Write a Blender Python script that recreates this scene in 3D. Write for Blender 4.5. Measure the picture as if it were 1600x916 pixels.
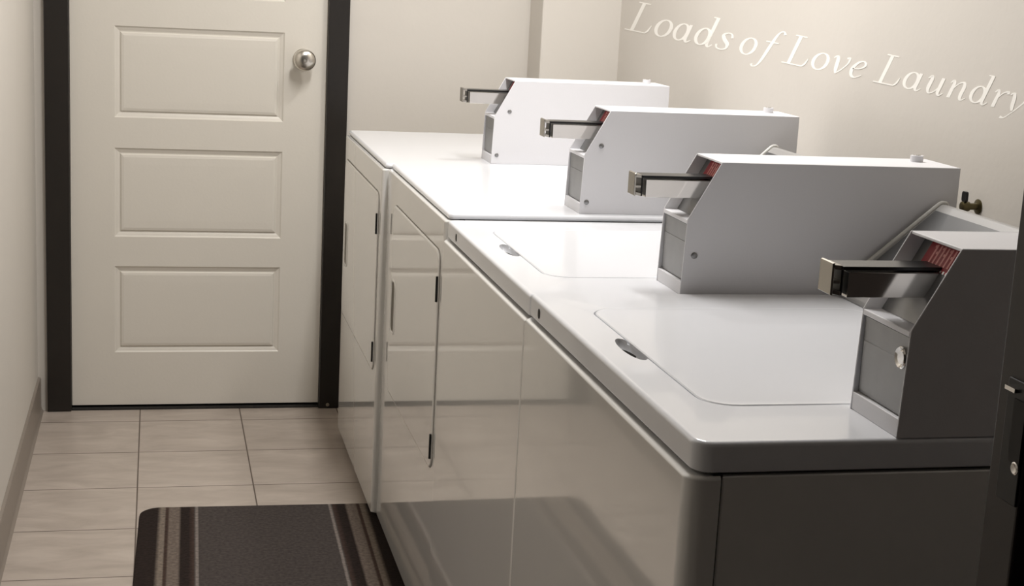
import bpy, bmesh, math
from mathutils import Vector, Matrix

C = bpy.context.scene.collection
for o in list(bpy.data.objects):
    bpy.data.objects.remove(o)

# ------------------------------------------------------------------ camera
cam_data = bpy.data.cameras.new('camera')
cam = bpy.data.objects.new('camera', cam_data); C.objects.link(cam)
F = Vector((0.227439, 0.952280, -0.203556)); R_ = Vector((0.973785, -0.221587, 0.051406)); U = Vector((-0.003847, 0.209911, 0.977713))
m = Matrix((R_, U, -F)).transposed().to_4x4()
m.translation = Vector((0.35047, -4.73202, 1.38893))
cam.matrix_world = m
cam_data.sensor_width = 36.0
cam_data.lens = 2385.0 / 1600.0 * 36.0
cam_data.clip_start = 0.02
bpy.context.scene.camera = cam

# ------------------------------------------------------------------ world, exposure, lights
w = bpy.data.worlds.new('world'); bpy.context.scene.world = w
w.use_nodes = True
w.node_tree.nodes['Background'].inputs[0].default_value = (1.0, 0.93, 0.85, 1)
w.node_tree.nodes['Background'].inputs[1].default_value = 0.006
vs = bpy.context.scene.view_settings
vs.view_transform = 'Standard'; vs.look = 'None'; vs.gamma = 1.0; vs.use_curve_mapping = False
vs.exposure = 0.20

def area(name, loc, sx, sy, power, col, parent=None):
    d = bpy.data.lights.new(name, 'AREA'); d.shape = 'RECTANGLE'; d.size = sx; d.size_y = sy
    d.energy = power; d.color = col
    o = bpy.data.objects.new(name, d); C.objects.link(o); o.location = loc
    return o
CEIL = 2.65
area('tube_light', (1.02, -1.72, CEIL - 0.085), 0.16, 1.15, 32.0, (1.0, 0.98, 0.96))
area('round_light', (1.50, -0.95, CEIL - 0.065), 0.16, 0.16, 9.5, (1.0, 0.97, 0.93))
area('hall_light', (1.9, -5.3, CEIL - 0.03), 0.25, 0.25, 0.15, (1.0, 0.90, 0.82))

# ------------------------------------------------------------------ materials
def mat(name, col, rough=0.5, metal=0.0, coat=0.0, spec=0.5, noise=0.0, nscale=6.0, bump=0.0, bscale=80.0):
    M = bpy.data.materials.new(name); M.use_nodes = True
    nt = M.node_tree; b = nt.nodes['Principled BSDF']
    b.inputs['Base Color'].default_value = (*col, 1); b.inputs['Roughness'].default_value = rough
    b.inputs['Metallic'].default_value = metal; b.inputs['Coat Weight'].default_value = coat
    b.inputs['Coat Roughness'].default_value = 0.04
    b.inputs['Specular IOR Level'].default_value = spec
    tc = nt.nodes.new('ShaderNodeTexCoord')
    if noise:
        n = nt.nodes.new('ShaderNodeTexNoise'); n.inputs['Scale'].default_value = nscale; n.inputs['Detail'].default_value = 5
        nt.links.new(tc.outputs['Object'], n.inputs['Vector'])
        mx = nt.nodes.new('ShaderNodeMix'); mx.data_type = 'RGBA'
        mx.inputs[6].default_value = (*[c * (1 - noise) for c in col], 1)
        mx.inputs[7].default_value = (*[min(1, c * (1 + noise)) for c in col], 1)
        nt.links.new(n.outputs['Fac'], mx.inputs[0]); nt.links.new(mx.outputs[2], b.inputs['Base Color'])
    if bump:
        n2 = nt.nodes.new('ShaderNodeTexNoise'); n2.inputs['Scale'].default_value = bscale
        nt.links.new(tc.outputs['Object'], n2.inputs['Vector'])
        bp = nt.nodes.new('ShaderNodeBump'); bp.inputs['Strength'].default_value = bump; bp.inputs['Distance'].default_value = 0.002
        nt.links.new(n2.outputs['Fac'], bp.inputs['Height']); nt.links.new(bp.outputs['Normal'], b.inputs['Normal'])
    return M

WALL = mat('wall_paint', (0.61, 0.575, 0.525), 0.55, noise=0.02, bump=0.15, bscale=60)
CEILM = mat('ceiling_paint', (0.75, 0.72, 0.67), 0.8, noise=0.01)
HALL = mat('hall_darkness', (0.04, 0.034, 0.03), 0.8, noise=0.05)  # hall gloom put into the wall colour, to cut bounced light
DARKW = mat('dark_wood', (0.014, 0.011, 0.009), 0.38, noise=0.25, nscale=30)
JAMB = mat('dark_jamb', (0.022, 0.016, 0.014), 0.45, noise=0.25, nscale=25)
DOORM = mat('door_paint', (0.70, 0.665, 0.60), 0.38, noise=0.01, bump=0.1, bscale=120)
BASEB = mat('baseboard_vinyl', (0.235, 0.20, 0.168), 0.4, noise=0.04)
ENAMEL = mat('white_enamel', (0.78, 0.77, 0.745), 0.08, coat=0.8, noise=0.008, nscale=3)
DECKM = mat('white_deck_enamel', (0.75, 0.76, 0.79), 0.24, coat=0.3, noise=0.008, nscale=3)
SHELL = mat('white_powder_coat', (0.71, 0.705, 0.725), 0.42, noise=0.01, bump=0.06, bscale=300)
GAPM = mat('dark_gap', (0.02, 0.018, 0.016), 0.7, noise=0.1)
STEEL = mat('grey_steel', (0.25, 0.25, 0.25), 0.38, metal=0.75, noise=0.12, nscale=40)
CHROME = mat('chrome', (0.72, 0.70, 0.67), 0.12, metal=1.0, noise=0.03, nscale=20)
SATIN = mat('satin_chrome', (0.42, 0.40, 0.36), 0.2, metal=1.0, noise=0.05, nscale=20)
BLACKM = mat('black_steel', (0.02, 0.02, 0.02), 0.3, metal=0.6, noise=0.2, nscale=30)
BRASS = mat('dark_brass', (0.12, 0.10, 0.05), 0.35, metal=0.9, noise=0.2, nscale=60)
REDM = mat('red_print', (0.30, 0.015, 0.025), 0.5, noise=0.15, nscale=60)
PINK = mat('pale_red_print', (0.75, 0.32, 0.30), 0.5, noise=0.1, nscale=60)
LABELW = mat('label_white', (0.75, 0.74, 0.70), 0.5, noise=0.03)
PANELG = mat('console_grey', (0.06, 0.06, 0.06), 0.4, noise=0.08, nscale=30)
LETTER = mat('cream_vinyl', (0.92, 0.90, 0.85), 0.4, noise=0.01)
CONSOLE = mat('console_plastic', (0.30, 0.29, 0.28), 0.45, noise=0.03)
ENDCAP = mat('console_end_plastic', (0.50, 0.49, 0.46), 0.4, noise=0.02)
DOORGAP = mat('door_gap_grey', (0.22, 0.20, 0.17), 0.6, noise=0.05)
KNOBM = mat('satin_nickel', (0.62, 0.59, 0.54), 0.24, metal=1.0, noise=0.03, nscale=20)
RECESS_SHADE = mat('handle_recess_shade', (0.10, 0.085, 0.06), 0.5, noise=0.05)
RUBBER = mat('black_rubber', (0.02, 0.018, 0.016), 0.8, noise=0.2, nscale=40)

def math_node(nt, op, a, b=None, c=None):
    n = nt.nodes.new('ShaderNodeMath'); n.operation = op
    for i, v in enumerate((a, b, c)):
        if v is None: continue
        if isinstance(v, (int, float)): n.inputs[i].default_value = v
        else: nt.links.new(v, n.inputs[i])
    return n.outputs[0]

def floor_material():
    M = bpy.data.materials.new('floor_tile'); M.use_nodes = True
    nt = M.node_tree; b = nt.nodes['Principled BSDF']
    geo = nt.nodes.new('ShaderNodeNewGeometry'); sp = nt.nodes.new('ShaderNodeSeparateXYZ')
    nt.links.new(geo.outputs['Position'], sp.inputs[0])
    G, gx, gy, hw = 0.3059, 0.3053, -0.1282, 0.0019
    def line(co, off):
        u = math_node(nt, 'SUBTRACT', co, off)
        d = math_node(nt, 'PINGPONG', u, G / 2)          # 0 on the grout line
        return d
    dx = line(sp.outputs[0], gx); dy = line(sp.outputs[1], gy)
    d = math_node(nt, 'MINIMUM', dx, dy)
    g = nt.nodes.new('ShaderNodeMapRange'); g.inputs[1].default_value = hw * 0.55; g.inputs[2].default_value = hw * 1.3
    g.inputs[3].default_value = 1; g.inputs[4].default_value = 0
    nt.links.new(d, g.inputs[0])
    # per tile tone
    cx = math_node(nt, 'FLOOR', math_node(nt, 'DIVIDE', math_node(nt, 'SUBTRACT', sp.outputs[0], gx), G))
    cy = math_node(nt, 'FLOOR', math_node(nt, 'DIVIDE', math_node(nt, 'SUBTRACT', sp.outputs[1], gy), G))
    cv = nt.nodes.new('ShaderNodeCombineXYZ'); nt.links.new(cx, cv.inputs[0]); nt.links.new(cy, cv.inputs[1])
    wn = nt.nodes.new('ShaderNodeTexWhiteNoise'); nt.links.new(cv.outputs[0], wn.inputs['Vector'])
    mp = nt.nodes.new('ShaderNodeMapping'); mp.inputs['Scale'].default_value = (2.2, 6.0, 1)
    ad = nt.nodes.new('ShaderNodeVectorMath'); ad.operation = 'ADD'
    nt.links.new(geo.outputs['Position'], ad.inputs[0]); nt.links.new(wn.outputs['Color'], ad.inputs[1])
    nt.links.new(ad.outputs[0], mp.inputs['Vector'])
    n = nt.nodes.new('ShaderNodeTexNoise'); n.inputs['Scale'].default_value = 2.6; n.inputs['Detail'].default_value = 6; n.inputs['Roughness'].default_value = 0.6
    n.inputs['Distortion'].default_value = 0.6
    nt.links.new(mp.outputs[0], n.inputs['Vector'])
    cr = nt.nodes.new('ShaderNodeValToRGB')
    cr.color_ramp.elements[0].position = 0.32; cr.color_ramp.elements[0].color = (0.36, 0.305, 0.262, 1)
    cr.color_ramp.elements[1].position = 0.68; cr.color_ramp.elements[1].color = (0.485, 0.42, 0.365, 1)
    nt.links.new(n.outputs['Fac'], cr.inputs[0])
    mx = nt.nodes.new('ShaderNodeMix'); mx.data_type = 'RGBA'
    mx.inputs[7].default_value = (0.11, 0.085, 0.068, 1)
    nt.links.new(cr.outputs[0], mx.inputs[6]); nt.links.new(g.outputs[0], mx.inputs[0])
    nt.links.new(mx.outputs[2], b.inputs['Base Color'])
    rr = nt.nodes.new('ShaderNodeMapRange'); rr.inputs[3].default_value = 0.33; rr.inputs[4].default_value = 0.8
    nt.links.new(g.outputs[0], rr.inputs[0]); nt.links.new(rr.outputs[0], b.inputs['Roughness'])
    bp = nt.nodes.new('ShaderNodeBump'); bp.invert = True; bp.inputs['Strength'].default_value = 0.4; bp.inputs['Distance'].default_value = 0.002
    nt.links.new(g.outputs[0], bp.inputs['Height']); nt.links.new(bp.outputs['Normal'], b.inputs['Normal'])
    return M

MAT_X0, MAT_X1, MAT_Y0, MAT_Y1 = 0.311, 0.935, -2.55, -0.925
def rug_material():
    M = bpy.data.materials.new('striped_mat_pile'); M.use_nodes = True
    nt = M.node_tree; b = nt.nodes['Principled BSDF']; b.inputs['Roughness'].default_value = 0.95
    b.inputs['Specular IOR Level'].default_value = 0.15
    tc = nt.nodes.new('ShaderNodeTexCoord'); sp = nt.nodes.new('ShaderNodeSeparateXYZ')
    nt.links.new(tc.outputs['Object'], sp.inputs[0])
    wdt = MAT_X1 - MAT_X0
    d = math_node(nt, 'SUBTRACT', wdt / 2, math_node(nt, 'ABSOLUTE', math_node(nt, 'SUBTRACT', sp.outputs[0], wdt / 2)))   # distance from a long edge
    q = math_node(nt, 'DIVIDE', d, 0.2)
    cr = nt.nodes.new('ShaderNodeValToRGB'); e = cr.color_ramp
    dk, br, li, mid, fld = (0.018, 0.012, 0.010, 1), (0.045, 0.028, 0.022, 1), (0.16, 0.13, 0.105, 1), (0.13, 0.103, 0.085, 1), (0.054, 0.045, 0.041, 1)
    st = [(0.0, dk), (0.045, dk), (0.054, li), (0.063, li), (0.066, br), (0.071, br), (0.075, mid), (0.098, mid), (0.104, dk), (0.122, dk),
          (0.134, br), (0.137, (0.06, 0.05, 0.045, 1)), (0.140, (0.17, 0.145, 0.13, 1)), (0.144, (0.17, 0.145, 0.13, 1)), (0.147, fld), (0.2, fld)]
    e.elements[0].position = 0; e.elements[0].color = st[0][1]
    e.elements[1].position = 1; e.elements[1].color = st[-1][1]
    for p, c in st[1:-1]:
        x = e.elements.new(p / 0.2); x.color = c
    nt.links.new(q, cr.inputs[0])
    n = nt.nodes.new('ShaderNodeTexNoise'); n.inputs['Scale'].default_value = 110; n.inputs['Detail'].default_value = 4
    nt.links.new(tc.outputs['Object'], n.inputs['Vector'])
    mr = nt.nodes.new('ShaderNodeMapRange'); mr.inputs[1].default_value = 0.3; mr.inputs[2].default_value = 0.7
    mr.inputs[3].default_value = 0.72; mr.inputs[4].default_value = 1.28
    nt.links.new(n.outputs['Fac'], mr.inputs[0])
    vm = nt.nodes.new('ShaderNodeVectorMath'); vm.operation = 'SCALE'
    nt.links.new(cr.outputs[0], vm.inputs[0]); nt.links.new(mr.outputs[0], vm.inputs['Scale'])
    nt.links.new(vm.outputs[0], b.inputs['Base Color'])
    bp = nt.nodes.new('ShaderNodeBump'); bp.inputs['Strength'].default_value = 0.5; bp.inputs['Distance'].default_value = 0.003
    nt.links.new(n.outputs['Fac'], bp.inputs['Height']); nt.links.new(bp.outputs['Normal'], b.inputs['Normal'])
    return M

# ------------------------------------------------------------------ mesh helpers
def link(name, bm, m, parent=None, loc=None, smooth=0.6, bevel=0.0, seg=2):
    bmesh.ops.recalc_face_normals(bm, faces=bm.faces)
    me = bpy.data.meshes.new(name); bm.to_mesh(me); bm.free()
    for mm in (m if isinstance(m, (list, tuple)) else [m]): me.materials.append(mm)
    if smooth:
        for p in me.polygons: p.use_smooth = True
        try: me.set_sharp_from_angle(angle=smooth)
        except Exception: pass
    o = bpy.data.objects.new(name, me); C.objects.link(o)
    if parent is not None: o.parent = parent
    if loc is not None: o.location = loc
    if bevel:
        b = o.modifiers.new('bevel', 'BEVEL'); b.width = bevel; b.segments = seg; b.limit_method = 'ANGLE'; b.angle_limit = 0.6
        b.harden_normals = False
    elif smooth:
        wn = o.modifiers.new('weighted', 'WEIGHTED_NORMAL'); wn.keep_sharp = True; wn.weight = 100; wn.mode = 'FACE_AREA'
    return o
def empty(name, loc):
    o = bpy.data.objects.new(name, None); C.objects.link(o); o.location = loc; o.empty_display_size = 0.05
    return o
def tag(o, label, cat, group=None):
    o['label'] = label; o['category'] = cat
    if group: o['group'] = group
    return o
def struct(o):
    o['kind'] = 'structure'; return o

def box(bm, x0, x1, y0, y1, z0, z1, mi=0):
    v = [bm.verts.new(p) for p in ((x0,y0,z0),(x1,y0,z0),(x1,y1,z0),(x0,y1,z0),(x0,y0,z1),(x1,y0,z1),(x1,y1,z1),(x0,y1,z1))]
    for f in ((0,3,2,1),(4,5,6,7),(0,1,5,4),(1,2,6,5),(2,3,7,6),(3,0,4,7)):
        fc = bm.faces.new([v[i] for i in f]); fc.material_index = mi
def prism_y(bm, prof, y0, y1, mi=0):           # profile in (x, z), swept along y
    a = [bm.verts.new((x, y0, z)) for x, z in prof]; b = [bm.verts.new((x, y1, z)) for x, z in prof]
    n = len(prof)
    bm.faces.new(a).material_index = mi; bm.faces.new(b[::-1]).material_index = mi
    for i in range(n): bm.faces.new((a[i], b[i], b[(i+1) % n], a[(i+1) % n])).material_index = mi
def rrect(x0, x1, y0, y1, r, z, n=6, rs=None):
    """rounded rectangle, radii per corner (x0y0, x1y0, x1y1, x0y1)"""
    rs = rs or (r, r, r, r); out = []
    for (cx, cy, a0, rr) in ((x0, y0, math.pi, rs[0]), (x1, y0, 1.5*math.pi, rs[1]), (x1, y1, 0, rs[2]), (x0, y1, 0.5*math.pi, rs[3])):
        sx = 1 if cx == x0 else -1; sy = 1 if cy == y0 else -1
        ox, oy = cx + sx*rr, cy + sy*rr
        for k in range(n + 1):
            a = a0 + 0.5*math.pi*k/n
            out.append((ox + rr*math.cos(a), oy + rr*math.sin(a), z))
    return out
def loft(bm, loops, cap0=True, cap1=True, mi=0):
    L = [[bm.verts.new(p) for p in lp] for lp in loops]; n = len(L[0])
    for a, b in zip(L, L[1:]):
        for i in range(n): bm.faces.new((a[i], a[(i+1) % n], b[(i+1) % n], b[i])).material_index = mi
    if cap0: bm.faces.new(L[0][::-1]).material_index = mi
    if cap1: bm.faces.new(L[-1]).material_index = mi
def swap(loop, f): return [f(*p) for p in loop]
def cyl(bm, p0, p1, r0, r1=None, n=20, mi=0, caps=True):
    r1 = r0 if r1 is None else r1
    p0, p1 = Vector(p0), Vector(p1); d = (p1 - p0).normalized()
    u = d.orthogonal().normalized(); v = d.cross(u)
    a = [bm.verts.new(p0 + r0*(u*math.cos(t) + v*math.sin(t))) for t in [2*math.pi*i/n for i in range(n)]]
    b = [bm.verts.new(p1 + r1*(u*math.cos(t) + v*math.sin(t))) for t in [2*math.pi*i/n for i in range(n)]]
    for i in range(n): bm.faces.new((a[i], a[(i+1) % n], b[(i+1) % n], b[i])).material_index = mi
    if caps: bm.faces.new(a[::-1]).material_index = mi; bm.faces.new(b).material_index = mi
def lathe(bm, origin, axis, prof, n=32, mi=0):       # prof: (distance along axis, radius)
    o = Vector(origin); d = Vector(axis).normalized(); u = d.orthogonal().normalized(); v = d.cross(u)
    loops = [[tuple(o + d*h + max(r, 1e-4)*(u*math.cos(2*math.pi*i/n) + v*math.sin(2*math.pi*i/n))) for i in range(n)] for h, r in prof]
    loft(bm, loops, mi=mi)

# ------------------------------------------------------------------ the room
LX, RX, FY, BY = 0.0, 1.74, 0.0, -3.70
bm = bmesh.new(); box(bm, -0.2, 3.2, -6.2, 0.2, -0.06, 0.0)
struct(link('floor', bm, floor_material(), smooth=0))
bm = bmesh.new(); box(bm, -0.2, 3.2, -6.2, 0.2, CEIL, CEIL + 0.06)
struct(link('ceiling', bm, CEILM, smooth=0))
bm = bmesh.new(); box(bm, LX - 0.12, LX, -3.80, 0.0, 0, CEIL)
struct(link('wall_left', bm, WALL, smooth=0))
bm = bmesh.new(); box(bm, LX - 0.12, 0.0975, 0.0, 0.12, 0, CEIL); box(bm, 0.8625, RX + 0.12, 0.0, 0.12, 0, CEIL); box(bm, 0.0975, 0.8625, 0.0, 0.12, 2.045, CEIL)
struct(link('wall_far', bm, WALL, smooth=0))
bm = bmesh.new(); box(bm, RX, RX + 0.12, -3.77, 0.0, 0, CEIL)
struct(link('wall_right', bm, WALL, smooth=0))
bm = bmesh.new(); box(bm, 1.492, RX + 0.05, -0.16, 0.05, 0, CEIL)
struct(link('wall_corner', bm, WALL, smooth=0, bevel=0.006))
bm = bmesh.new(); box(bm, -0.12, 0.0, -6.0, -3.84, 0, CEIL); box(bm, -0.12, 3.1, -6.12, -6.0, 0, CEIL); box(bm, 3.0, 3.12, -6.0, -3.84, 0, CEIL); box(bm, RX, 3.12, -3.88, -3.77, 0, CEIL)
struct(link('wall_hallway', bm, HALL, smooth=0))
# left baseboard with a coved toe
bm = bmesh.new(); prism_y(bm, [(0, 0), (0.016, 0), (0.011, 0.006), (0.009, 0.014), (0.009, 0.100), (0.007, 0.106), (0, 0.108)], BY, -0.0)
struct(link('baseboard_left', bm, BASEB, smooth=0.5))

# door: slab with recessed-and-raised panels
DX0, DX1, DZ0, DZ1 = 0.1005, 0.8598, 0.014, 2.035
d1 = empty('door_1', (0, 0, 0)); struct(d1)
def door_slab():
    bm = bmesh.new()
    pz = [(0.183 + k*0.364, 0.455 + k*0.364) for k in range(5)]
    px0, px1 = 0.228, 0.731
    y = 0.008
    def quad(x0, x1, z0, z1, yy):
        bm.faces.new([bm.verts.new(p) for p in ((x0, yy, z0), (x1, yy, z0), (x1, yy, z1), (x0, yy, z1))])
    quad(DX0, px0, DZ0, DZ1, y); quad(px1, DX1, DZ0, DZ1, y)
    zz = DZ0
    for a, b in pz:
        quad(px0, px1, zz, a, y); zz = b
    quad(px0, px1, zz, DZ1, y)
    for a, b in pz:
        prof = [(0, 0), (0.004, 0.0035), (0.010, 0.0055), (0.0145, 0.0075), (0.0175, 0.0075), (0.0205, 0.0035), (0.028, 0.0018), (0.05, 0.0012)]
        loops = [[(px0+i, y+dd, a+i), (px1-i, y+dd, a+i), (px1-i, y+dd, b-i), (px0+i, y+dd, b-i)] for i, dd in prof]
        loft(bm, loops, cap0=False)
    # edges and back
    for x0, x1, z0, z1 in ((DX0, DX0, DZ0, DZ1), (DX1, DX1, DZ0, DZ1)):
        bm.faces.new([bm.verts.new(p) for p in ((x0, y, z0), (x0, y+0.035, z0), (x0, y+0.035, z1), (x0, y, z1))])
    bm.faces.new([bm.verts.new(p) for p in ((DX0, y, DZ0), (DX1, y, DZ0), (DX1, y+0.035, DZ0), (DX0, y+0.035, DZ0))])
    bm.faces.new([bm.verts.new(p) for p in ((DX0, y+0.035, DZ0), (DX1, y+0.035, DZ0), (DX1, y+0.035, DZ1), (DX0, y+0.035, DZ1))])
    bm.faces.new([bm.verts.new(p) for p in ((DX0, y, DZ1), (DX1, y, DZ1), (DX1, y+0.035, DZ1), (DX0, y+0.035, DZ1))])
    bmesh.ops.remove_doubles(bm, verts=bm.verts, dist=1e-5)
    return bm
link('door_panel', door_slab(), DOORM, d1, smooth=0)
bm = bmesh.new()
lathe(bm, (0.788, 0.008, 1.105), (0, -1, 0), [(0, 0.032), (0.004, 0.032), (0.008, 0.027), (0.010, 0.013), (0.026, 0.012), (0.032, 0.019), (0.040, 0.029), (0.050, 0.0335), (0.060, 0.0325), (0.067, 0.027), (0.070, 0.016), (0.0705, 0.006), (0.068, 0.004), (0.068, 0.0)])
link('door_knob', bm, KNOBM, d1, smooth=0.8)
bm = bmesh.new(); box(bm, 0.0975, 0.8625, -0.004, 0.11, 0.0, 0.006)
link('threshold', bm, GAPM, d1, smooth=0)
bm = bmesh.new(); box(bm, 0.0975, 0.8625, 0.055, 0.06, 0.006, 2.045)      # near-black sheet standing in for the dark beyond the gap under the door
link('gap_dark_sheet', bm, GAPM, d1, smooth=0)
def casing(name, x0, x1, z0, z1):
    bm = bmesh.new(); box(bm, x0, x1, -0.016, 0.0, z0, z1)
    return struct(link(name, bm, DARKW, smooth=0, bevel=0.003))
casing('trim_1', 0.0285, 0.0995, 0.0, 2.10)
t2 = casing('trim_2', 0.8600, 0.9250, 0.0, 2.10)
casing('trim_3', 0.0995, 0.8600, 2.037, 2.10)
bm = bmesh.new(); cyl(bm, (0.888, -0.016, 0.014), (0.888, -0.022, 0.014), 0.006, n=14)
link('screw', bm, SATIN, t2)
# dark door leaf standing open against the right wall, its latch edge towards the aisle
d2 = empty('door_2', (1.735, BY - 0.045, 0)); struct(d2)
d2.location = (0, 0, 0)
bm = bmesh.new(); box(bm, 0.990, 1.736, BY - 0.045, BY, 0.012, 2.045)
dl = link('door_leaf', bm, JAMB, d2, smooth=0, bevel=0.002)
bm = bmesh.new(); box(bm, 0.9880, 0.9905, BY - 0.0440, BY - 0.016, 1.012, 1.108)
sp_ = link('latch_plate', bm, BLACKM, d2, smooth=0, bevel=0.0007)
bm = bmesh.new(); box(bm, 0.9872, 0.9881, BY - 0.0438, BY - 0.028, 1.045, 1.094)
link('latch_opening', bm, GAPM, sp_, smooth=0)
bm = bmesh.new(); lathe(bm, (0.9881, BY - 0.0385, 1.0415), (-1, 0, 0), [(0, 0.0052), (0.0008, 0.0052), (0.0015, 0.0040), (0.0006, 0.0018), (0.0006, 0)], n=18)
link('screw', bm, CHROME, sp_)
bm = bmesh.new(); prism_y(bm, [(0.9850, 1.0985), (0.9881, 1.0985), (0.9881, 1.1010), (0.9850, 1.1018)], BY - 0.030, BY - 0.016)
link('latch_lip', bm, CHROME, sp_, smooth=0)

# ------------------------------------------------------------------ the floor mat
MW, ML = MAT_X1 - MAT_X0, MAT_Y1 - MAT_Y0
bm = bmesh.new()
loft(bm, [rrect(0.002, MW-0.002, 0.002, ML-0.002, 0.05, 0.0, 10), rrect(0, MW, 0, ML, 0.052, 0.003, 10), rrect(0.001, MW-0.001, 0.001, ML-0.001, 0.051, 0.0065, 10), rrect(0.006, MW-0.006, 0.006, ML-0.006, 0.046, 0.009, 10)])
rug = link('floor_mat', bm, rug_material(), None, (MAT_X0, MAT_Y0, 0.0005), smooth=0.7)
rug.rotation_euler.z = -0.022; rug.location = (MAT_X0 + 0.003 - ML*math.sin(0.022), MAT_Y1 + 0.008 - ML*math.cos(0.022), 0.0005)
tag(rug, 'charcoal floor mat with tan stripes along its edges, on the tiles before the machines', 'floor mat')

# ------------------------------------------------------------------ coin box (a part of each machine)
BW = 0.117
def coin_box(parent, x, y, z, screws, lock=False):
    """x: front foot, y: near face, z: machine top - all in the machine's own frame"""
    bm = bmesh.new(); t = 0.0025
    side = [(0, 0), (0.004, 0.119), (0.0535, 0.209), (0.4575, 0.209), (0.4575, 0)]
    prism_y(bm, side, 0, t); prism_y(bm, side, BW - t, BW)
    core = [(0.001, 0), (0.001, 0.021), (0.010, 0.021), (0.010, 0.112), (0.0035, 0.112), (0.0040, 0.1185), (0.0268, 0.1185), (0.0745, 0.2055), (0.4570, 0.2055), (0.4570, 0.0)]
    prism_y(bm, core, t, BW - t)
    prism_y(bm, [(0.0535, 0.2055), (0.0540, 0.209), (0.4575, 0.209), (0.4575, 0.2055)], t, BW - t)
    cb = link('coin_box', bm, SHELL, parent, (x, y, z), smooth=0.3, bevel=0.0009)
    bm = bmesh.new(); box(bm, 0.0065, 0.0100, 0.004, BW - 0.004, 0.0225, 0.1105)
    box(bm, 0.0058, 0.0066, 0.007, BW - 0.007, 0.026, 0.083)
    link('vault_door', bm, STEEL, cb, smooth=0, bevel=0.0006)
    if lock:
      bm = bmesh.new(); lathe(bm, (0.0062, 0.0175, 0.086), (-1, 0, 0), [(0, 0.0125), (0.002, 0.0125), (0.0035, 0.0112), (0.002, 0.0095), (0.001, 0.008), (0.002, 0.0072), (0.002, 0.0)], n=24)
      link('vault_lock', bm, CHROME, cb, smooth=0.6)
    # recessed sloping face plate
    dx, dz = 0.0477, 0.0870
    bm = bmesh.new(); prism_y(bm, [(0.0268, 0.1190), (0.0258, 0.1190), (0.0735, 0.2053), (0.0745, 0.2053)], t + 0.0008, BW - t - 0.0008)
    link('face_plate', bm, STEEL, cb, smooth=0)
    def onface(s, off=0.0):                     # s: height above the machine top -> x on the plate
        return 0.0258 + (s - 0.1190) * dx / (0.0863) - off
    # price label: dark red field, pale strokes, row of small ticks below
    bm = bmesh.new()
    def patch(s0, s1, y0, y1, off, mi):
        vs_ = [bm.verts.new(p) for p in ((onface(s0, off), y0, s0), (onface(s0, off), y1, s0), (onface(s1, off), y1, s1), (onface(s1, off), y0, s1))]
        vb = [bm.verts.new(p) for p in ((onface(s0), y0, s0), (onface(s0), y1, s0), (onface(s1), y1, s1), (onface(s1), y0, s1))]
        bm.faces.new(vs_).material_index = mi
        for i in range(4): bm.faces.new((vs_[i], vs_[(i+1) % 4], vb[(i+1) % 4], vb[i])).material_index = mi
    patch(0.1740, 0.2035, 0.0035, 0.095, 0.0004, 0)
    for k in range(8):
        y0 = 0.0200 + k*0.0082
        patch(0.1800, 0.1995, y0, y0 + 0.0034, 0.0007, 1)
        if k % 2 == 0: patch(0.1900, 0.1925, y0 + 0.0034, y0 + 0.0064, 0.0007, 1)
        else: patch(0.1960, 0.1985, y0 + 0.0034, y0 + 0.0060, 0.0007, 1)
    patch(0.2020, 0.2032, 0.0045, 0.090, 0.0007, 2)
    for k in range(9): patch(0.1735, 0.1765, 0.0250 + k*0.0066, 0.0285 + k*0.0066, 0.0007, 2)
    link('price_label', bm, [REDM, PINK, LABELW], cb, smooth=0)
    # coin slide: polished housing, black tongue, push handle
    bm = bmesh.new(); s0, s1 = 0.146, 0.1735
    ya, yb = 0.046, 0.086
    prism_y(bm, [(-0.052, s0), (-0.052, s1), (onface(s1), s1), (onface(s0), s0)], ya, yb, 0)
    prism_y(bm, [(-0.0525, s1), (-0.0525, s1+0.0010), (onface(s1), s1+0.0010), (onface(s1), s1)], ya - 0.0015, yb + 0.0015, 2)
    prism_y(bm, [(-0.058, s1+0.0025), (-0.058, s1+0.0065), (onface(s1+0.0065), s1+0.0065), (onface(s1+0.0025), s1+0.0025)], ya + 0.001, yb - 0.001, 1)
    # handle: upright plate with lugs
    prism_y(bm, [(-0.070, s0 + 0.002), (-0.070, s1 + 0.009), (-0.067, s1 + 0.010), (-0.067, s0 + 0.001)], ya + 0.004, yb - 0.004, 2)
    prism_y(bm, [(-0.0672, s1 + 0.003), (-0.070, s1 + 0.008), (-0.058, s1 + 0.007), (-0.058, s1 + 0.002)], ya + 0.004, yb - 0.004, 2)
    prism_y(bm, [(-0.0672, s0 + 0.003), (-0.0672, s0 + 0.008), (-0.058, s0 + 0.006), (-0.058, s0 + 0.001)], ya + 0.004, yb - 0.004, 2)
    prism_y(bm, [(-0.058, s0 + 0.001), (-0.058, s1 + 0.002), (-0.055, s1 + 0.002), (-0.055, s0 + 0.001)], ya + 0.006, yb - 0.006, 1)
    prism_y(bm, [(-0.0672, s0 + 0.014), (-0.0672, s0 + 0.018), (-0.058, s0 + 0.018), (-0.058, s0 + 0.014)], ya + 0.006, yb - 0.006, 2)
    sl = link('coin_slide', bm, [CHROME, BLACKM, SATIN], cb, smooth=0, bevel=0.0006)
    # small key lock on the lid
    bm = bmesh.new(); cyl(bm, (0.420, 0.078, 0.209), (0.420, 0.078, 0.219), 0.0105, n=20, mi=0); cyl(bm, (0.420, 0.078, 0.219), (0.420, 0.078, 0.2205), 0.006, n=16, mi=1)
    link('lid_lock', bm, [SHELL, CHROME], cb, smooth=0.5)
    for sx, sz in screws:
        bm = bmesh.new(); lathe(bm, (sx, 0.0, sz), (0, -1, 0), [(0, 0.0052), (0.001, 0.0052), (0.0022, 0.0035), (0.0024, 0.0)], n=14)
        link('screw', bm, STEEL, cb)
    return cb

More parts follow.
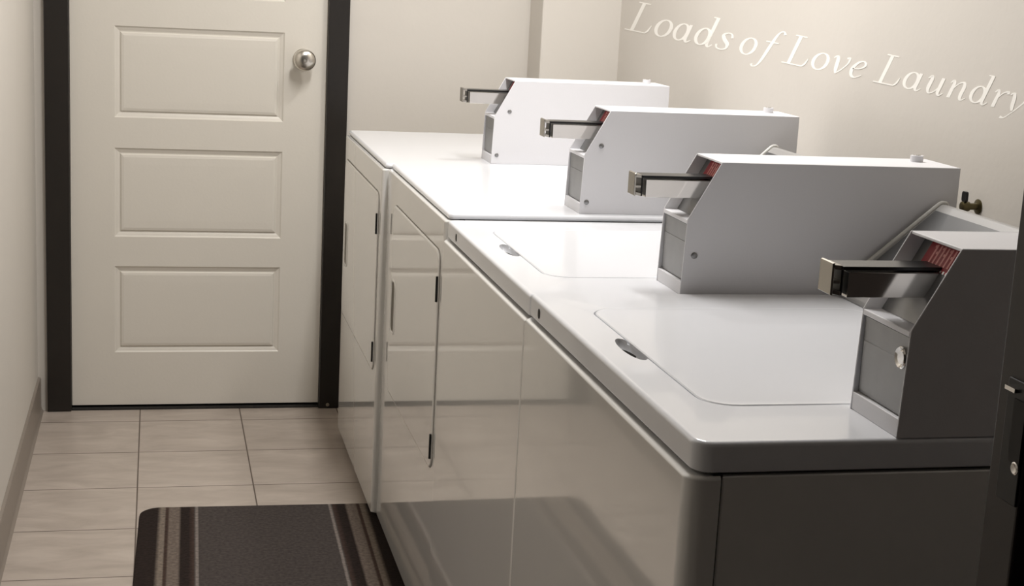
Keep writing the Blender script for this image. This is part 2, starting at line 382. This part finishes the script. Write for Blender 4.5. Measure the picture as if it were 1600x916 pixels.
# ------------------------------------------------------------------ cabinets
D = 0.71
def cabinet(parent, W, H, lip, zb=0.022, rn=0.009):
    top = H - lip - 0.003
    # side and back shell
    bm = bmesh.new()
    loft(bm, [rrect(0.032, D, 0.0015, W-0.0015, 0.004, zb, 3), rrect(0.032, D, 0.0015, W-0.0015, 0.004, top - 0.0015, 3), rrect(0.0335, D-0.002, 0.003, W-0.003, 0.003, top, 3)])
    link('cabinet', bm, ENAMEL, parent, smooth=0.5)
    # near-black slabs stand in for the shade in the gaps around the front panel
    bm = bmesh.new(); loft(bm, [rrect(0.022, 0.033, 0.004, W-0.004, 0.001, zb + 0.004, 2), rrect(0.022, 0.033, 0.004, W-0.004, 0.001, top + 0.002, 2)])
    loft(bm, [rrect(0.010, D-0.01, 0.010, W-0.010, 0.02, top - 0.001, 4), rrect(0.010, D-0.01, 0.010, W-0.010, 0.02, top + 0.004, 4)])
    link('gap_shade_fill', bm, GAPM, parent, smooth=0)
    # wrap-around front panel
    r = 0.009
    rs = (rn, 0.0006, 0.0006, r)
    bm = bmesh.new()
    loops = [rrect(0.001, 0.0302, 0.0045, W-0.0045, 0, zb, 6, (rn-0.003, 0.0006, 0.0006, r-0.003)), rrect(-0.0075, 0.0302, 0.0005, W-0.0005, 0, zb + 0.004, 6, rs)]
    loops += [rrect(-0.0075, 0.0302, 0.0005, W-0.0005, 0, top - 0.005, 6, rs), rrect(-0.0055, 0.0302, 0.0014, W-0.0014, 0, top - 0.0022, 6, rs), rrect(-0.001, 0.0302, 0.004, W-0.004, 0, top, 6, (rn-0.003, 0.0006, 0.0006, r-0.003))]
    loft(bm, loops)
    fp = link('front_panel', bm, ENAMEL, parent, smooth=0.7)
    for fx in (0.075, D - 0.07):
        for fy in (0.07, W - 0.07):
            bm = bmesh.new(); cyl(bm, (fx, fy, 0), (fx, fy, 0.008), 0.022, 0.020); cyl(bm, (fx, fy, 0.008), (fx, fy, zb), 0.008)
            link('foot', bm, RUBBER, parent)
    return fp

def top_loops(W, H, th, r=0.011, rn=0.011):
    def o(i, z):
        a, b = max(rn - i, 0.003), max(r - i, 0.003)
        return rrect(i, D - i, 0.001 + i, W - 0.001 - i, b, z, 6, (a, b, b, b))
    return [o(0.004, H - th), o(0.0008, H - th + 0.002), o(0, H - th + 0.005), o(0, H - 0.0065), o(0.0008, H - 0.0035), o(0.0026, H - 0.0012), o(0.0062, H)]

LY0, LY1, LX0, LX1 = 0.135, 0.640, 0.060, 0.490       # lid opening in the washer frame (before scaling the far side)
def washer(name, x, y0, y1, H, cb_y, plug_y, rn, zt):
    W = y1 - y0
    root = empty(name, (x, y0, 0))
    cabinet(root, W, H, 0.035, rn=rn)
    l0, l1 = LY0, W - 0.108
    def hole(i, z): return rrect(LX0 - i, LX1 + i, l0 - i, l1 + i, 0.042 + i, z, 6)
    bm = bmesh.new()
    loft(bm, top_loops(W, H, 0.035, rn=rn + 0.002) + [hole(0.0016, H), hole(0.0, H - 0.0016), hole(0, H - 0.0046)])
    deck = link('top_deck', bm, DECKM, root, smooth=0.6)
    # scooped finger recess cut into the deck and the lid edge
    bm = bmesh.new(); loft(bm, [hole(-0.0018, H - 0.0045), hole(-0.0018, H - 0.0010), hole(-0.0032, H + 0.0004), hole(-0.013, H + 0.0008)])
    lid = link('lid', bm, DECKM, root, smooth=0.6)
    cut = bmesh.new(); bmesh.ops.create_uvsphere(cut, u_segments=32, v_segments=16, radius=1.0)
    bmesh.ops.scale(cut, vec=(0.0135, 0.058, 0.024), verts=cut.verts)
    c = link('scoop', cut, GAPM, root, (LX0 - 0.0085, (l0 + l1)/2 + 0.012, H + 0.001))
    bpy.context.view_layer.update()
    for ob in (deck,):
        md = ob.modifiers.new('scoop', 'BOOLEAN'); md.operation = 'DIFFERENCE'; md.object = c; md.solver = 'EXACT'
    dg = bpy.context.evaluated_depsgraph_get()
    for ob in (deck,):
        me = bpy.data.meshes.new_from_object(ob.evaluated_get(dg)); ob.modifiers.clear(); ob.data = me
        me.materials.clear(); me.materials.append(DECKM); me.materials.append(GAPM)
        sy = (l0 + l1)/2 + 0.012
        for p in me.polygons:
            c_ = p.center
            p.material_index = 1 if (abs(c_.x - LX0 + 0.0085) < 0.010 and abs(c_.y - sy) < 0.056 and H - 0.030 < c_.z < H - 0.012) else 0  # deep faces coloured near-black, standing in for shade in the pocket
        try: me.set_sharp_from_angle(angle=0.6)
        except Exception: pass
        for p in me.polygons: p.use_smooth = True
        wn = ob.modifiers.new('weighted', 'WEIGHTED_NORMAL'); wn.keep_sharp = True; wn.weight = 100; wn.mode = 'FACE_AREA'
    bpy.data.objects.remove(c)
    # little dark plug hole in the front edge of the deck
    bm = bmesh.new(); py = plug_y - y0
    loft(bm, [swap(rrect(-0.006, 0.006, -0.0075, 0.0075, 0.0058, 0, 5), lambda a, b, z: (-0.0006, py + a, H - 0.019 + b)), swap(rrect(-0.006, 0.006, -0.0075, 0.0075, 0.0058, 0, 5), lambda a, b, z: (0.004, py + a, H - 0.019 + b))])
    link('plug_hole', bm, GAPM, root)
    # sloping control console along the back, from the far edge to the coin box
    ya, yb = cb_y - y0 + BW + 0.004, W - 0.016
    cn = bmesh.new()
    prism_y(cn, [(0.497, 0), (0.497, 0.008), (0.655, zt - 0.002), (0.659, zt + 0.001), (0.667, zt + 0.001), (0.671, zt - 0.003), (0.680, 0)], ya, yb)
    con = link('console', cn, CONSOLE, root, (0, 0, H), smooth=0.6, bevel=0.002)
    bm = bmesh.new()
    prism_y(bm, [(0.487, 0.0), (0.487, 0.010), (0.655, zt + 0.003), (0.661, zt + 0.006), (0.669, zt + 0.006), (0.675, zt), (0.684, 0)], yb, yb + 0.008)
    link('end_cap', bm, ENDCAP, con, smooth=0.6, bevel=0.003)
    def cface(s, off):                           # point on the sloping console face, s from 0 at the foot to 1 at the ridge
        return (0.497 + 0.158*s - off*0.67, 0.008 + (zt - 0.010)*s + off*0.74)
    bm = bmesh.new()
    a, b = cface(0.10, 0), cface(0.95, 0); a2, b2 = cface(0.10, 0.0012), cface(0.95, 0.0012)
    prism_y(bm, [a, a2, b2, b], ya + 0.006, yb - 0.006, 0)
    a, b = cface(0.66, 0.0012), cface(0.72, 0.0012); a2, b2 = cface(0.66, 0.0018), cface(0.72, 0.0018)
    for k in range(4): prism_y(bm, [a, a2, b2, b], yb - 0.20 + k*0.034, yb - 0.172 + k*0.034, 1)
    link('control_panel', bm, [PANELG, LABELW], con, smooth=0)
    return root

def dryer(name, x, y0, y1, H, door_y0, door_y1, handle_y):
    W = y1 - y0
    root = empty(name, (x, y0, 0))
    lip = 0.010
    cabinet(root, W, H, lip)
    bm = bmesh.new(); loft(bm, top_loops(W, H, lip + 0.002)); link('top_panel', bm, DECKM, root, smooth=0.6)
    z0, z1 = 0.388, 0.845
    a, b = door_y0 - y0, door_y1 - y0
    def fr(i, xx, r=0.030): return swap(rrect(a + i, b - i, z0 + i, z1 - i, max(r - i, 0.003), 0, 7), lambda p, q, s: (xx, p, q))
    bm = bmesh.new(); loft(bm, [fr(-0.0018, -0.0060, 0.032), fr(-0.0018, -0.0080, 0.032)]); dg_ = link('door_gap', bm, DOORGAP, root, smooth=0)
    bm = bmesh.new(); hy = handle_y - y0; hz = 0.606
    loft(bm, [fr(0.0, -0.0062), fr(0.0, -0.0088), fr(0.0008, -0.0102), fr(0.0024, -0.0112), fr(0.006, -0.0115)])
    dr = link('door', bm, ENAMEL, root, smooth=0.7)
    # pull with a raised rim; a dark fill stands in for the shaded recess
    bm = bmesh.new()
    def hr(i, xx): return swap(rrect(hy - 0.026 + i, hy + 0.026 - i, hz - 0.062 + i, hz + 0.062 - i, 0.015 - i*0.8, 0, 6), lambda p, q, s: (xx, p, q))
    loft(bm, [hr(-0.004, -0.0113), hr(-0.002, -0.0137), hr(0.000, -0.0140), hr(0.002, -0.0130), hr(0.003, -0.0116)], cap0=False, cap1=False)
    loft(bm, [hr(0.0027, -0.0117), hr(0.0028, -0.0121)], mi=1)
    link('handle', bm, [ENAMEL, RECESS_SHADE], dr, smooth=0.8)
    for zc in (0.768, 0.440):
        bm = bmesh.new()
        loft(bm, [swap(rrect(a + 0.002, a + 0.008, zc - 0.026, zc + 0.026, 0.002, 0, 4), lambda p, q, s: (-0.0110, p, q)), swap(rrect(a + 0.002, a + 0.008, zc - 0.026, zc + 0.026, 0.002, 0, 4), lambda p, q, s: (-0.0140, p, q))])
        cyl(bm, (-0.0130, a + 0.003, zc - 0.026), (-0.0130, a + 0.003, zc + 0.026), 0.0025, n=10)
        link('hinge', bm, BLACKM, dr, smooth=0.5)
    return root

d1r = dryer('clothes_dryer', 0.897, -1.050, -0.290, 0.9236, -1.012, -0.325, -0.40)
coin_box(d1r, 1.1684 - 0.897, -1.0036 + 1.050, 0.9236, [(0.042, 0.132), (0.014, 0.022)])
tag(d1r, 'white coin-operated dryer beside the panelled door, farthest in the row of machines', 'dryer', 'coin-operated laundry machines in a row')
d2r = dryer('clothes_dryer', 0.910, -1.8275, -1.054, 0.9261, -1.797, -1.180, -1.232)
coin_box(d2r, 1.180 - 0.910, -1.8018 + 1.8275, 0.9261, [(0.038, 0.138), (0.014, 0.024)])
tag(d2r, 'white coin-operated dryer between the door-side dryer and the two washers', 'dryer', 'coin-operated laundry machines in a row')
w1 = washer('washing_machine', 0.906, -2.5305, -1.8315, 0.9153, -2.528, -1.927, 0.009, 0.160)
coin_box(w1, 1.1448 - 0.906, 0.0025, 0.9153, [(0.019, 0.063)])
tag(w1, 'white top-load coin washer in the middle of the row, next to the dryers', 'washing machine', 'coin-operated laundry machines in a row')
w2 = washer('washing_machine', 0.9035, -3.287, -2.5345, 0.920, -3.2845, -2.596, 0.020, 0.148)
coin_box(w2, 1.1316 - 0.9035, 0.0025, 0.920, [], True)
tag(w2, 'white top-load coin washer nearest the dark door jamb, at the front of the row', 'washing machine', 'coin-operated laundry machines in a row')

# ------------------------------------------------------------------ small water valve on the right wall
vroot = empty('water_valve', (RX, -2.358, 1.038))
bm = bmesh.new(); lathe(bm, (0, 0, 0), (-1, 0, 0), [(0, 0.013), (0.002, 0.013), (0.004, 0.006), (0.018, 0.006), (0.019, 0.0085), (0.032, 0.0085), (0.034, 0.005)], n=18)
cyl(bm, (-0.026, 0, -0.002), (-0.026, 0, -0.018), 0.006, n=14); cyl(bm, (-0.026, 0, 0), (-0.026, 0, 0.012), 0.0035, n=12)
link('valve_body', bm, BRASS, vroot, smooth=0.6)
bm = bmesh.new(); loft(bm, [swap(rrect(-0.007, 0.007, -0.004, 0.014, 0.004, 0, 4), lambda p, q, s: (-0.030, p, q + 0.012)), swap(rrect(-0.007, 0.007, -0.004, 0.014, 0.004, 0, 4), lambda p, q, s: (-0.025, p, q + 0.012))])
link('lever', bm, BLACKM, vroot, smooth=0.6)
tag(vroot, 'small dark metal water valve on the right wall behind the middle washer', 'valve')

# ------------------------------------------------------------------ lettering on the right wall
# Letters are drawn as pen strokes in a flat sheet (u along the line, v up), then laid on the wall.
def cat(pts, k=8):
    out = []; P = [pts[0]] + list(pts) + [pts[-1]]
    for i in range(1, len(P) - 2):
        for j in range(k):
            t = j / k; r = []
            for c in range(3):
                p0, p1, p2, p3 = P[i-1][c], P[i][c], P[i+1][c], P[i+2][c]
                r.append(0.5*((2*p1) + (-p0+p2)*t + (2*p0-5*p1+4*p2-p3)*t*t + (-p0+3*p1-3*p2+p3)*t**3))
            out.append(tuple(r))
    out.append(tuple(pts[-1])); return out
T, t_ = 0.17, 0.06
def oval(cx, cy, rx, ry, a0=0, a1=360, n=22):
    o = []
    for i in range(n + 1):
        a = math.radians(a0 + (a1 - a0)*i/n)
        o.append((cx + rx*math.cos(a), cy + ry*math.sin(a), t_ + (T - t_)*abs(math.cos(a))**1.5))
    return o
def S(*p): return cat([(a, b, c) for a, b, c in p])
def L_(*p): return [(a, b, c) for a, b, c in p]
G = {
 'L': ([L_((0.34,0,T),(0.34,1.65,T)), L_((0.08,1.65,t_),(0.66,1.65,t_)), L_((0.0,0.02,t_),(1.02,0.02,t_)), S((0.98,0.0,0.06),(1.10,0.18,0.09),(1.16,0.50,0.04))], 1.34),
 'o': ([oval(0.42,0.5,0.34,0.48)], 0.93),
 'a': ([oval(0.38,0.5,0.30,0.48), S((0.70,1.0,T*.9),(0.70,0.5,T),(0.71,0.14,T*.9),(0.82,0.0,t_*1.3),(0.98,0.16,t_*.8))], 1.08),
 'd': ([oval(0.38,0.5,0.30,0.48), S((0.70,1.70,T),(0.70,0.9,T),(0.70,0.4,T),(0.71,0.14,T*.9),(0.82,0.0,t_*1.3),(0.98,0.16,t_*.8)), L_((0.48,1.68,t_),(0.74,1.68,t_))], 1.10),
 's': ([S((0.66,0.74,0.11),(0.56,0.95,t_),(0.36,0.98,t_),(0.20,0.82,T*.8),(0.34,0.58,T*.95),(0.56,0.36,T*.95),(0.58,0.12,T*.6),(0.36,0.01,t_),(0.14,0.06,t_),(0.06,0.26,0.11))], 0.86),
 'f': ([S((0.98,1.52,0.13),(0.88,1.68,t_),(0.72,1.62,t_*1.3),(0.60,1.30,T*.8),(0.50,0.6,T),(0.40,-0.10,T*.8),(0.28,-0.46,t_*1.3),(0.10,-0.54,t_),(0.0,-0.42,0.12)), L_((0.22,0.98,t_),(0.88,0.98,t_))], 0.98),
 'v': ([S((0.04,0.86,t_),(0.16,0.99,0.10),(0.26,0.80,T),(0.34,0.30,T),(0.40,0.02,t_)), S((0.40,0.02,t_),(0.62,0.30,t_),(0.80,0.70,t_*1.2),(0.78,0.98,0.12),(0.66,0.96,0.09))], 0.96),
 'e': ([S((0.16,0.48,t_),(0.50,0.56,t_),(0.68,0.78,0.11),(0.54,0.98,t_),(0.30,0.86,0.12),(0.14,0.48,T),(0.22,0.12,T*.8),(0.42,0.01,t_),(0.70,0.20,t_*.8))], 0.88),
 'u': ([S((0.04,0.84,t_),(0.16,0.99,0.11),(0.22,0.80,T),(0.22,0.30,T),(0.34,0.02,t_*1.2),(0.56,0.16,t_),(0.72,0.50,t_)), S((0.74,1.0,T),(0.74,0.5,T),(0.75,0.14,T*.9),(0.86,0.0,t_*1.3),(1.0,0.16,t_*.8))], 1.12),
 'n': ([S((0.02,0.84,t_),(0.12,0.99,0.10),(0.20,0.84,T*.9),(0.20,0.4,T),(0.20,0.0,T)), S((0.22,0.50,t_),(0.42,0.88,t_),(0.62,0.99,0.10),(0.72,0.78,T),(0.72,0.30,T),(0.76,0.06,T*.8),(0.86,0.0,t_),(1.0,0.16,t_*.8))], 1.12),
 'r': ([S((0.02,0.84,t_),(0.12,0.99,0.10),(0.20,0.84,T*.9),(0.20,0.4,T),(0.20,0.0,T)), S((0.22,0.50,t_),(0.40,0.86,t_),(0.60,0.99,0.10),(0.66,0.86,0.15))], 0.74),
 'y': ([S((0.04,0.86,t_),(0.16,0.99,0.10),(0.26,0.80,T),(0.34,0.30,T),(0.42,0.0,T*.6)), S((0.80,0.98,0.14),(0.84,0.74,0.09),(0.66,0.30,t_*1.2),(0.42,-0.14,t_),(0.20,-0.46,t_*1.2),(0.0,-0.46,0.15))], 0.92),
}
def hom(src, dst):
    import numpy as np
    A = []; B = []
    for (u, v), (x, y) in zip(src, dst):
        A.append([u, v, 1, 0, 0, 0, -u*x, -v*x]); B.append(x)
        A.append([0, 0, 0, u, v, 1, -u*y, -v*y]); B.append(y)
    h = np.linalg.solve(np.array(A, float), np.array(B, float)); return list(h) + [1.0]
# sheet corners (in sheet units) and where they lie on the wall (y, z): the line of text tapers towards the doorway
Hm = hom([(960, 0), (1620, 0), (1620, -220), (960, -220)], [(-0.0800, 1.330), (-2.464, 1.394), (-2.514, 1.171), (-0.177, 0.902)])
def to_wall(u, v):
    den = Hm[6]*u + Hm[7]*v + 1
    return (Hm[0]*u + Hm[1]*v + Hm[2])/den, (Hm[3]*u + Hm[4]*v + Hm[5])/den
let = empty('wall_lettering', (RX, -0.2, 1.22))
XH = 28.0; SL = 0.212; ca, sa = math.cos(math.atan(SL)), math.sin(math.atan(SL)); SHEAR = 0.22
def word(text, u0, u1):
    tot = sum(G[c][1] for c in text) + 0.12
    k = (u1 - u0) / (tot * XH * ca)
    bm = bmesh.new(); pen = 0.0; layer = 0.0
    for ch in text:
        strokes, adv = G[ch]
        for st in strokes:
            layer = (layer + 0.00012) if layer < 0.0004 else 0.0001
            pts = [Vector((p[0], p[1])) for p in st]; ws = [p[2] for p in st]
            l, r = [], []
            for i, p in enumerate(pts):
                a = pts[max(i-1, 0)]; b = pts[min(i+1, len(pts)-1)]; d = (b - a)
                d = d.normalized() if d.length > 1e-9 else Vector((1, 0)); nn = Vector((-d.y, d.x))*ws[i]/2
                l.append(p + nn); r.append(p - nn)
            def wp(p, x):
                gx = (pen + p.x + SHEAR*p.y) * XH * k; gy = p.y * XH
                uu = u0 + gx*ca + gy*sa; vv = -46 - (u0 - 978)*SL - gx*sa + gy*ca
                y, z = to_wall(uu, vv)
                return bm.verts.new((x, y + 0.2, z - 1.22))
            fl = [(wp(a, -0.0002 - layer), wp(b, -0.0002 - layer)) for a, b in zip(l, r)]; bl = [(wp(a, -0.00005), wp(b, -0.00005)) for a, b in zip(l, r)]
            for i in range(len(fl) - 1):
                bm.faces.new((fl[i][0], fl[i+1][0], fl[i+1][1], fl[i][1]))
                bm.faces.new((fl[i][0], bl[i][0], bl[i+1][0], fl[i+1][0])); bm.faces.new((fl[i][1], fl[i+1][1], bl[i+1][1], bl[i][1]))
        pen += adv
    link('word', bm, LETTER, let, smooth=0)
word('Loads', 976, 1145); word('of', 1151, 1212); word('Love', 1221, 1353); word('Laundry', 1364, 1600)
tag(let, 'cream italic wall lettering reading Loads of Love Laundry on the right wall above the machines', 'wall lettering')

# ------------------------------------------------------------------ ceiling lights (above the picture)
f1 = empty('ceiling_light', (1.02, -1.72, CEIL))
bm = bmesh.new(); loft(bm, [rrect(-0.10, 0.10, -0.61, 0.61, 0.01, -0.0005, 4), rrect(-0.10, 0.10, -0.61, 0.61, 0.01, -0.06, 4), rrect(-0.085, 0.085, -0.60, 0.60, 0.01, -0.075, 4)])
link('fixture_body', bm, SHELL, f1, smooth=0.5)
tag(f1, 'long white ceiling light over the machines', 'ceiling light')
f2 = empty('ceiling_light', (1.50, -0.95, CEIL))
bm = bmesh.new(); lathe(bm, (0, 0, -0.0005), (0, 0, -1), [(0, 0.13), (0.02, 0.13), (0.045, 0.11), (0.055, 0.10)], n=32)
link('fixture_body', bm, SHELL, f2, smooth=0.5)
tag(f2, 'small round white ceiling light near the far right corner', 'ceiling light')
